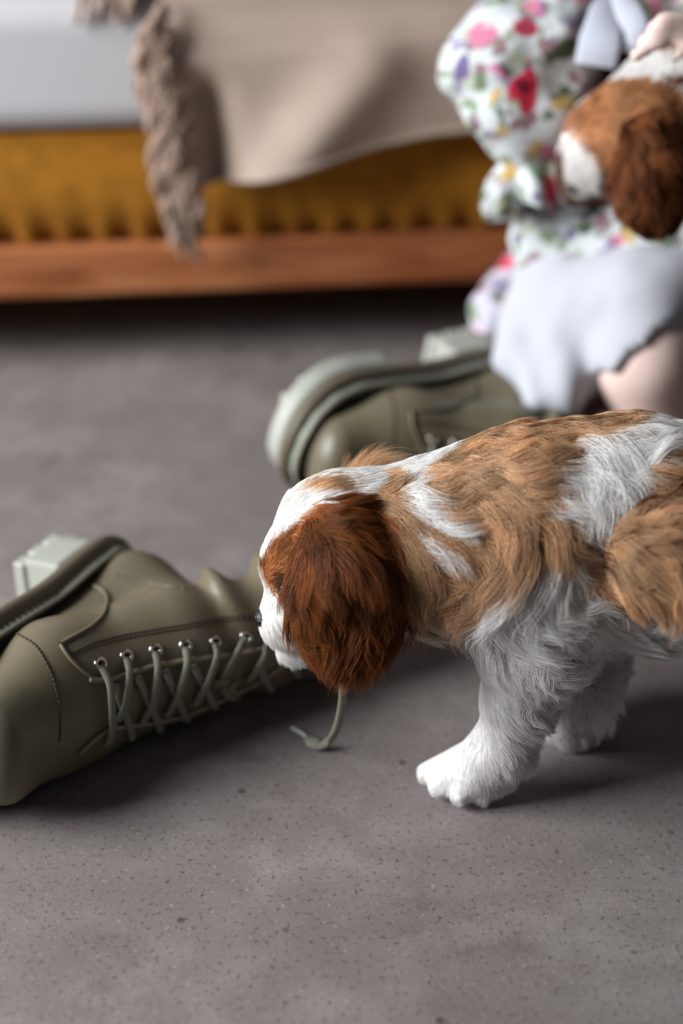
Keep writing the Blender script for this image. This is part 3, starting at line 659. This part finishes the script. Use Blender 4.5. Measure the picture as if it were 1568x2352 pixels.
FLOW = {
    'body': b_,
    'head': [(620, 1200, .3, -.9, 4, .12, .05), (680, 1130, .8, -.6, 5, .12, .08), (760, 1080, 1, -.1, 7, .16, .1), (740, 1115, 1, -.25, 8, .15, .12), (830, 1075, 1, .0, 9, .2, .15), (680, 1180, .9, -.35, 7, .14, .12), (760, 1160, 1, .05, 10, .18, .2), (840, 1140, .9, .4, 12, .2, .25), (690, 1220, 1, -.15, 7, .2, .15), (650, 1240, .8, -.5, 6, .2, .1), (620, 1290, .5, -.7, 4.5, .25, .1), (650, 1320, .6, -.3, 4.5, .2, .1), (690, 1300, .8, .2, 7, .2, .15), (660, 1365, .5, .6, 4, .2, .1), (625, 1380, .4, -.3, 3.2, .3, .05), (605, 1375, .1, -.6, 3.5, .35, .05), (640, 1440, .4, .9, 4.5, .25, .1), (620, 1470, .1, 1, 4.5, .3, .1), (655, 1500, .2, 1, 6, .3, .15), (690, 1450, .6, .8, 6, .25, .2), (800, 1230, 1, .2, 12, .25, .3)],
    'ear': [(740, 1200, .9, .1, 10, .3, .25), (800, 1195, 1, .1, 13, .25, .3), (850, 1215, 1, .3, 17, .22, .35), (700, 1225, -.2, 1, 13, .35, .2), (690, 1290, -.05, 1, 17, .3, .3), (740, 1270, .15, 1, 20, .25, .3), (790, 1260, .55, .85, 20, .25, .3), (850, 1270, .85, .6, 20, .25, .3), (890, 1290, .7, .8, 18, .25, .35), (910, 1340, .2, 1, 18, .28, .4), (720, 1360, .05, 1, 20, .28, .45), (790, 1350, .3, 1, 22, .26, .45), (850, 1360, .35, 1, 22, .26, .45), (680, 1400, .5, .9, 15, .3, .45), (680, 1460, .8, .55, 14, .32, .5), (740, 1440, .1, 1, 21, .3, .6), (800, 1450, .1, 1, 21, .3, .6), (860, 1430, .05, 1, 21, .3, .55), (900, 1420, -.1, 1, 20, .3, .5), (890, 1480, -.45, .9, 15, .3, .6), (830, 1505, -.2, .9, 13, .3, .65), (770, 1510, .1, 1, 12, .3, .65), (710, 1500, .4, .9, 11, .32, .65), (760, 1545, .5, .7, 7, .3, .5), (690, 1530, .7, .6, 8, .32, .5), (840, 1540, -.5, .6, 8, .3, .5), (650, 1450, .9, .3, 8, .3, .4), (655, 1350, .4, .9, 9, .3, .3)],
    'far_ear': [(810, 1095, .25, -1, 19, .8, .08), (840, 1085, .15, -1, 23, .9, .08), (875, 1095, .9, -.5, 15, .4, .1), (840, 1200, .3, 1, 18, .3, .4)],
    'leg': [(1160, 1420, .5, .85, 14, .3, .45), (1230, 1420, .8, .6, 16, .32, .6), (1290, 1430, .8, .1, 16, .36, .75), (1150, 1520, .05, 1, 8, .2, .15), (1200, 1510, .35, .95, 11, .25, .35), (1260, 1510, .6, .7, 15, .34, .7), (1300, 1520, .8, .3, 16, .38, .75), (1130, 1600, .05, 1, 6, .18, .1), (1180, 1600, .3, .95, 9, .22, .2), (1240, 1580, .85, .5, 15, .34, .5), (1280, 1570, .9, .4, 16, .36, .5), (1120, 1660, .0, 1, 5, .18, .08), (1170, 1660, .4, .9, 9, .25, .2), (1220, 1660, .8, .6, 14, .35, .3), (1180, 1710, .4, .9, 9, .25, .15), (1215, 1710, .8, .7, 12, .35, .2), (1090, 1720, -.5, .85, 5, .18, .08), (1020, 1760, -.8, .55, 3.6, .15, .04), (980, 1790, -.6, .7, 3, .15, .03), (1040, 1790, -.5, .9, 3.4, .15, .04), (1090, 1790, -.2, 1, 3.8, .15, .05), (1140, 1780, .2, 1, 9, .22, .12), (1180, 1770, .5, .9, 10, .28, .15), (1060, 1825, -.3, .9, 3, .15, .03)],
    'far_leg': [(1280, 1480, .4, .9, 12, .3, .3), (1380, 1500, .9, .4, 16, .36, .35), (1300, 1580, .1, 1, 9, .25, .2), (1390, 1580, .9, .5, 16, .36, .3), (1400, 1640, .7, .8, 14, .32, .25), (1300, 1650, -.2, 1, 7, .25, .1), (1350, 1680, .2, 1, 9, .25, .12)],
}
pup = build_animal('puppy', 'brown and white spaniel puppy standing and sniffing the laced boot', pr, .0026, Z(1100, 1800, 0), PATCH, {'ear': RED, 'far_ear': TAN}, FLOW, 150000, .00011,
                   [('nose', 598, 1418, (.0058, .0046, .0042), M_nose, .0012), ('eye', 652, 1358, (.0042, .0042, .0036), M_eye, .0014), ('eye', 668, 1322, (.0042, .0042, .0036), M_eye, .0014, .632)])
# the second puppy, held in the lap
Y2 = .90
pr2 = [
    C('body', .02, (1530, 235, Y2+.01, 108), (1640, 170, Y2+.02, 120)), C('body', .02, (1640, 170, Y2+.02, 120), (1800, -60, Y2+.03, 125)),
    C('body', .02, (1450, 290, Y2, 95), (1545, 215, Y2+.01, 100)),
    C('body', .012, (1620, 250, Y2-.01, 60), (1640, 420, Y2-.015, 42)), C('body', .01, (1640, 420, Y2-.015, 42), (1600, 500, Y2-.02, 34)),
    C('body', .012, (1820, 60, Y2, 80), (1840, 300, Y2, 45)), C('body', .01, (1840, 300, Y2, 45), (1760, 400, Y2-.01, 34)),
    C('body', .01, (1900, -80, Y2+.03, 50), (2000, 60, Y2+.03, 20)),
    C('head', .012, (1452, 305, Y2-.005, 112), (1430, 355, Y2-.005, 100)), C('head', .016, (1400, 375, Y2-.008, 78), (1352, 372, Y2-.006, 56)), C('head', .014, (1350, 385, Y2-.008, 50), (1328, 430, Y2-.006, 34)), C('head', .014, (1360, 300, Y2, 62), (1345, 380, Y2-.004, 52)),
    EL('ear', .006, (1500, 400, Y2-.052), 82, 105, .009, -.1, .12), EL('ear', .01, (1503, 455, Y2-.058), 76, 85, .009, -.1, .12), C('ear', .012, (1480, 300, Y2-.045, 38), (1490, 360, Y2-.050, 60)),
    EL('far_ear', .008, (1400, 330, Y2+.05), 55, 90, .008),
]
PATCH2 = [([(1292, 300), (1300, 265), (1350, 215), (1410, 190), (1490, 180), (1580, 230), (1620, 330), (1560, 420), (1400, 440), (1372, 400), (1350, 345), (1310, 318)], lin(196, 138, 92)),
          ([(1255, 330), (1285, 320), (1292, 400), (1310, 440), (1385, 445), (1380, 500), (1290, 490), (1262, 420)], lin(120, 72, 44)),
          ([(1375, 375), (1392, 365), (1400, 420), (1388, 450), (1372, 440)], lin(60, 32, 20)),
          ([(1500, 110), (1530, 60), (1640, 60), (1640, 130), (1560, 125)], lin(178, 120, 76)), ([(1515, 175), (1568, 160), (1600, 200), (1540, 205)], lin(140, 88, 54))]
FLOW2 = {'body': [(1480, 170, 1, -.7, 10, .25, .3), (1560, 120, 1, -.6, 14, .3, .35), (1640, 300, .2, 1, 12, .3, .3), (1800, 100, .6, .8, 14, .3, .3)],
         'head': [(1330, 270, .8, -.6, 5, .18, .1), (1420, 220, 1, -.2, 8, .18, .15), (1500, 230, 1, .4, 12, .22, .25), (1440, 290, 1, .1, 9, .2, .2), (1320, 370, .2, .9, 4, .25, .1), (1400, 390, .6, .8, 6, .25, .2), (1350, 430, .2, 1, 5, .25, .1)],
         'ear': [(1480, 310, .5, .8, 13, .28, .3), (1540, 320, .8, .6, 14, .28, .35), (1450, 400, .1, 1, 14, .3, .4), (1520, 420, .1, 1, 16, .3, .45), (1470, 500, .3, 1, 8, .3, .5), (1550, 480, -.3, 1, 9, .3, .5), (1500, 540, .1, 1, 6, .3, .4)],
         'far_ear': [(1400, 300, .2, 1, 12, .3, .3)]}
pup2 = build_animal('puppy', 'brown-headed spaniel puppy held against the floral dress', pr2, .0032, A(1560, 330, Y2), PATCH2, {'ear': lin(140, 82, 46), 'far_ear': lin(150, 90, 50)}, FLOW2, 42000, .00020,
                    [('nose', 1318, 436, (.006, .005, .004), M_nose, .002), ('eye', 1383, 405, (.004, .004, .0034), M_eye, .003), ('eye', 1372, 350, (.004, .004, .0034), M_eye, .002, .945)])
# ------------------------------------------------------------------ person
def sdf_obj(name, prims, h, m, parent, fold=0, fscale=30, zmin=None, stretch=(1, 1, 1), extra=None):
    def fn(P):
        D = None
        for p in prims:
            d = rcone(P, p[3], p[5], p[4], p[6]) if p[0] == 'c' else ellip(P, p[3], p[4], p[5])
            D = d if D is None else smin(D, d, p[2])
        if fold: D = D+fold*vnoise(P*np.asarray(stretch), fscale)+fold*.5*vnoise(P*np.asarray(stretch)+7, fscale*2.2)
        if extra: D = extra(P, D)
        if zmin is not None: D = np.maximum(D, zmin-P[..., 2])
        return D
    pts = np.array([x for p in prims for x in ([p[3]-p[4], p[3]+p[4], p[5]-p[6], p[5]+p[6]] if p[0] == 'c' else [p[3]-max(p[5]), p[3]+max(p[5])])])
    lo, hi = pts.min(0)-.012-fold*1.5, pts.max(0)+.012+fold*1.5
    V, Fc = nets(fn, lo, hi, h)
    return mesh_obj(name, V, Fc, m, parent)
def skin_mat():
    m = mat('fair_skin', srgb(232, 203, 193), .5, .4, .08, 300, .04, 30); b = m.node_tree.nodes['Principled BSDF']
    b.inputs['Subsurface Weight'].default_value = .15; b.inputs['Subsurface Radius'].default_value = (1, .35, .2); b.inputs['Subsurface Scale'].default_value = .006
    return m
def floral(name, base, spots):
    m = mat(name, base, .85, .15, .15, 400); N, L, b = node_kit(m); tc = N.new('ShaderNodeTexCoord')
    nz = N.new('ShaderNodeTexNoise'); nz.inputs['Scale'].default_value = 60; L.new(tc.outputs['Object'], nz.inputs['Vector'])
    wp = N.new('ShaderNodeMix'); wp.data_type = 'RGBA'; wp.blend_type = 'LINEAR_LIGHT'; wp.inputs['Factor'].default_value = .012
    L.new(tc.outputs['Object'], wp.inputs[6]); L.new(nz.outputs['Color'], wp.inputs[7]); cur = None
    def layer(cur, scale, cols, r0, r1, off):
        mp = N.new('ShaderNodeMapping'); mp.inputs['Location'].default_value = off; L.new(wp.outputs[2], mp.inputs[0])
        v = N.new('ShaderNodeTexVoronoi'); v.inputs['Scale'].default_value = scale; L.new(mp.outputs[0], v.inputs['Vector'])
        cr = N.new('ShaderNodeValToRGB'); cr.color_ramp.interpolation = 'CONSTANT'; e = cr.color_ramp.elements
        while len(e) < len(cols): e.new(.5)
        for k, c in enumerate(cols): e[k].position = k/len(cols); e[k].color = c
        sp = N.new('ShaderNodeSeparateColor'); L.new(v.outputs['Color'], sp.inputs[0]); L.new(sp.outputs[0], cr.inputs[0])
        mr = N.new('ShaderNodeMapRange'); mr.inputs[1].default_value = r0; mr.inputs[2].default_value = r1; mr.inputs[3].default_value = 1; mr.inputs[4].default_value = 0
        L.new(v.outputs['Distance'], mr.inputs[0])
        mx = N.new('ShaderNodeMix'); mx.data_type = 'RGBA'; L.new(mr.outputs[0], mx.inputs['Factor'])
        if cur is None: mx.inputs[6].default_value = base
        else: L.new(cur, mx.inputs[6])
        L.new(cr.outputs[0], mx.inputs[7]); return mx.outputs[2]
    W_ = base
    cur = layer(None, 95, [srgb(132, 146, 118), W_, srgb(150, 158, 140), srgb(150, 120, 124), srgb(92, 106, 84), W_, srgb(176, 184, 160), srgb(150, 142, 164)], .50, .60, (0, 0, 0))
    cur = layer(cur, 62, [W_, srgb(206, 130, 150), W_, srgb(112, 96, 136), srgb(100, 116, 90), srgb(200, 168, 110), W_, srgb(120, 138, 108), W_, srgb(216, 168, 184), srgb(104, 70, 76)], .32, .44, (.3, .1, .7))
    cur = layer(cur, 34, [W_, srgb(196, 62, 84), W_, srgb(206, 128, 150), W_, W_, srgb(140, 120, 160), W_, W_], .20, .32, (.71, .33, .2))
    for (p, r, c) in spots:        # the largest printed blooms
        vm = N.new('ShaderNodeVectorMath'); vm.operation = 'DISTANCE'; vm.inputs[1].default_value = tuple(map(float, p)); L.new(wp.outputs[2], vm.inputs[0])
        mr = N.new('ShaderNodeMapRange'); mr.inputs[1].default_value = r*.75; mr.inputs[2].default_value = r; mr.inputs[3].default_value = 1; mr.inputs[4].default_value = 0
        L.new(vm.outputs['Value'], mr.inputs[0]); mx = N.new('ShaderNodeMix'); mx.data_type = 'RGBA'; L.new(mr.outputs[0], mx.inputs['Factor']); L.new(cur, mx.inputs[6]); mx.inputs[7].default_value = c; cur = mx.outputs[2]
    L.new(cur, b.inputs['Base Color']); return m
M_skin = skin_mat()
per = empty('person', A(1560, 640, 1.0)*np.array([1, 1, 0]), 'child kneeling in a floral dress and white petticoat holding a puppy', 'person')
YP = 1.0
sk = [C('s', .02, (1640, 600, 1.0, 185), (1560, 230, 1.02, 150)), C('s', .02, (1560, 230, 1.02, 150), (1540, -10, 1.03, 120)),        # trunk
      C('s', .02, (1430, -110, 1.05, 70), (1650, -110, 1.07, 70)), C('s', .015, (1540, -120, 1.05, 62), (1525, -230, 1.04, 56)),     # shoulders, neck
      C('s', .02, (1505, -420, 1.01, 150), (1495, -350, .995, 128)), C('s', .01, (1480, -300, .975, 80), (1470, -275, .965, 66)), C('s', .006, (1440, -350, .915, 22), (1436, -335, .905, 24)),
      EL('s', .006, (1625, -370, 1.0), 24, 42, .012),
      C('s', .02, (1400, -90, 1.05, 62), (1150, 150, .985, 52)), C('s', .015, (1150, 150, .985, 52), (1222, 400, .945, 36)), C('s', .012, (1225, 405, .945, 34), (1290, 410, .955, 36)),   # right arm
      C('s', .02, (1680, -90, 1.07, 62), (1850, 90, 1.0, 54)), C('s', .015, (1850, 90, 1.0, 54), (1690, 20, .885, 32)), C('s', .012, (1690, 20, .885, 32), (1595, 48, .855, 29)),   # left arm
      C('s', .02, (1720, 620, 1.0, 150), (1482, 826, .87, 112)), C('s', .012, (1480, 850, .87, 100), (1500, 960, .87, 90)), C('s', .02, (1500, 975, .88, 78), (1760, 960, .985, 62)),
      CZ('s', .015, (1760, 950, .035, 60), (1850, 905, .02, 44)),
      C('s', .02, (1600, 640, 1.03, 140), (1330, 830, .94, 95)), C('s', .012, (1330, 840, .94, 90), (1345, 900, .945, 80)), C('s', .02, (1345, 905, .95, 70), (1600, 880, 1.03, 56))]
for (x0, y0), (x1, y1), (x2, y2) in (((1575, 35), (1525, 38), (1490, 62)), ((1575, 48), (1512, 58), (1468, 92)), ((1578, 62), (1512, 80), (1452, 118)), ((1580, 75), (1515, 100), (1446, 142))):
    sk += [C('s', .003, (x0, y0, .845, 15), (x1, y1, .842, 13)), C('s', .003, (x1, y1, .842, 13), (x2, y2, .848, 10))]
sk += [C('s', .004, (1610, 70, .855, 16), (1575, 110, .84, 15)), C('s', .003, (1575, 110, .84, 15), (1545, 135, .845, 11))]
for k in range(4):
    sk += [C('s', .003, (1290, 395+14*k, .955, 13), (1325, 392+14*k, .945, 12)), C('s', .003, (1325, 392+14*k, .945, 12), (1360, 400+10*k, .95, 10))]
sk += [C('s', .004, (1275, 390, .95, 14), (1305, 365, .945, 12))]
bodyp = sdf_obj('body', sk, .0042, M_skin, per, zmin=.003)
M_hair = mat('dark_hair', srgb(48, 34, 28), .45, .4, .8, 240)
sdf_obj('hair', [C('h', .02, (1525, -455, 1.035, 165), (1545, -330, 1.06, 140)), C('h', .02, (1570, -300, 1.06, 110), (1590, -60, 1.06, 80))], .005, M_hair, per, .004, 60, stretch=(1, 1, .3))
for x in (1440, 1520): mesh_obj('eye', *(lambda c: ([c+.0075*np.array([math.cos(a)*math.sin(b), math.sin(a)*math.sin(b), math.cos(b)]) for a in np.linspace(0, 5.89, 16) for b in np.linspace(.1, 3.04, 9)], grid_faces(16, 9, True, False)))(A(x, -385, .912 if x < 1500 else .918)), M_eye, per)
mesh_obj('lips', *tube_vf([A(1440, -285, .905), A(1470, -278, .901), A(1505, -285, .909)], [.001, .003, .001], 8), mat('lips', srgb(190, 110, 110), .4), per)
FW = srgb(202, 205, 206)
M_maroon = mat('maroon_cloth', srgb(62, 30, 38), .8, .2, .2, 300)
M_white = mat('white_muslin', srgb(186, 186, 193), .88, .15, .12, 350)
M_lav = floral('floral_lining', srgb(196, 190, 204), [])
sdf_obj('bodice', [C('d', .02, (1560, 330, 1.01, 190), (1550, 60, 1.02, 172)), C('d', .02, (1550, 60, 1.02, 172), (1540, -90, 1.03, 130))], .005, M_maroon, per, .003, 40)
# puffed sleeve gathered at the wrist, then the ruffle
slv = sdf_obj('sleeve', [C('d', .03, (1400, -80, 1.03, 110), (1240, 60, .99, 128)), C('d', .03, (1240, 60, .99, 128), (1150, 165, .965, 118)), C('d', .03, (1150, 165, .965, 118), (1178, 265, .95, 92)), C('d', .02, (1178, 265, .95, 92), (1215, 350, .945, 58)), C('d', .02, (1250, 150, .965, 110), (1290, 240, .955, 90))], .0042, None, per, .0055, 42)
sb = BVHTree.FromPolygons([v.co for v in slv.data.vertices], [tuple(p.vertices) for p in slv.data.polygons])
def on_sleeve(px, py):
    h = sb.ray_cast(Vector(EYE), Vector(ray(px, py)).normalized())[0]; return h if h is not None else Vector(A(px, py, .95))
M_flo = floral('floral_cotton', FW, [(on_sleeve(1207, 205), .0125, srgb(200, 46, 74)), (on_sleeve(1105, 82), .011, srgb(210, 128, 156)), (on_sleeve(1140, 165), .006, srgb(206, 130, 160)), (on_sleeve(1200, 62), .008, srgb(170, 60, 80)), (on_sleeve(1290, 120), .011, srgb(84, 92, 70)), (on_sleeve(1150, 300), .007, srgb(190, 164, 110)), (on_sleeve(1100, 190), .006, srgb(120, 134, 104)), (A(1262, 436, .915), .011, srgb(206, 66, 90)), (A(1298, 625, .9), .010, srgb(214, 150, 174)), (on_sleeve(1205, 198), .005, srgb(96, 18, 36))])
slv.data.materials.append(M_flo)
sdf_obj('bodice_panel', [C('d', .02, (1640, 180, .955, 50), (1630, -90, .98, 110)), C('d', .02, (1480, 40, .965, 44), (1490, -120, .985, 70))], .0045, M_flo, per, .004, 40)
c0 = A(1215, 360, .945); ax_ = A(1222, 450, .935)-c0; ax_ /= np.linalg.norm(ax_); e1 = np.cross(ax_, [0, 1., 0]); e1 /= np.linalg.norm(e1); e2 = np.cross(ax_, e1); V = []
for i in range(120):
    a = 2*math.pi*i/120
    for j in range(9):
        t = j/8; r = .016+.0095*math.sin(t*2.2)+.0075*t*math.sin(9*a+1.3*math.sin(2*a))
        V.append(c0+ax_*(.036*t+.004*t*math.cos(5*a))+e1*r*math.cos(a)*1.15+e2*r*math.sin(a))
o = mesh_obj('cuff_ruffle', V, grid_faces(120, 9, True, False), M_flo, per); m_ = o.modifiers.new('solid', 'SOLIDIFY'); m_.thickness = .0015
sdf_obj('sleeve', [C('d', .03, (1690, -80, 1.07, 110), (1830, 60, 1.02, 128)), C('d', .03, (1830, 60, 1.02, 120), (1760, 85, .95, 90)), C('d', .02, (1760, 85, .95, 80), (1690, 78, .90, 52))], .005, M_flo, per, .005, 42)
# white ribbon hanging at the front of the dress
def strip(name, pts, wd, m):
    P = smooth_path([A(*p) for p in pts], 24); return mesh_obj(name, *ribbon_vf(P, np.tile(EYE-P.mean(0), (24, 1))+.12*np.stack([np.sin(np.linspace(0, 7, 24)), 0*P[:, 0], 0*P[:, 0]], 1), np.interp(np.linspace(0, 1, 24), np.linspace(0, 1, len(wd)), wd), .002), m, per)
M_rib = mat('white_ribbon', srgb(190, 192, 204), .8, .2, .2, 300)
strip('ribbon', [(1400, -40, .975), (1392, 30, .945), (1378, 90, .93), (1366, 152, .925)], [.014, .022, .027, .026], M_rib)
strip('ribbon', [(1415, -40, .972), (1440, 20, .94), (1462, 75, .928), (1440, 120, .93)], [.012, .017, .016, .010], M_rib)
# skirt over the lap and white petticoat below it
sdf_obj('skirt', [C('d', .03, (1262, 520, .965, 70), (1255, 590, .955, 66)), C('d', .03, (1262, 540, .955, 70), (1480, 560, .93, 92)), C('d', .03, (1480, 560, .93, 92), (1720, 540, .95, 130)), C('d', .03, (1300, 470, .975, 70), (1650, 420, .97, 130))], .0042, M_flo, per, .005, 38, stretch=(1, 1, .7))
sdf_obj('skirt_back', [C('d', .03, (1190, 610, 1.005, 40), (1140, 710, .99, 38)), C('d', .03, (1140, 710, .99, 40), (1118, 800, .965, 30))], .004, M_lav, per, .003, 60, zmin=.002)
pet = [C('d', .03, (1262, 650, .955, 72), (1220, 800, .925, 62)), C('d', .03, (1220, 800, .925, 66), (1170, 832, .905, 46)), C('d', .03, (1300, 670, .945, 92), (1290, 850, .885, 70)), C('d', .02, (1290, 850, .885, 70), (1268, 905, .862, 54)),
       C('d', .03, (1330, 680, .93, 95), (1480, 690, .895, 110)), C('d', .03, (1480, 690, .895, 108), (1720, 600, .93, 120)), C('d', .03, (1340, 740, .91, 80), (1330, 850, .88, 46))]
def pet_fold(P, D):
    a, b = A(1720, 620, 1.0), A(1482, 826, .87); th = rcone(P, a, b, px2m(150, a)+.006, px2m(112, b)+.006)
    p1, p2 = A(1580, 684, .86), A(1372, 882, .84); nn = np.cross(p2-p1, np.array([.05, 1., .0])); nn /= np.linalg.norm(nn); nn = nn if nn[2] > 0 else -nn
    D = smin(D, np.maximum(th, -((P-p1) @ nn)), .01)
    return D+.005*np.sin((P[..., 0]*1.0+P[..., 2]*.22)*2*math.pi/.030)*np.clip((.14-P[..., 2])/.08, 0, 1)
sdf_obj('petticoat', pet, .004, M_white, per, .0022, 30, zmin=.003, stretch=(1, 1, .5), extra=pet_fold)
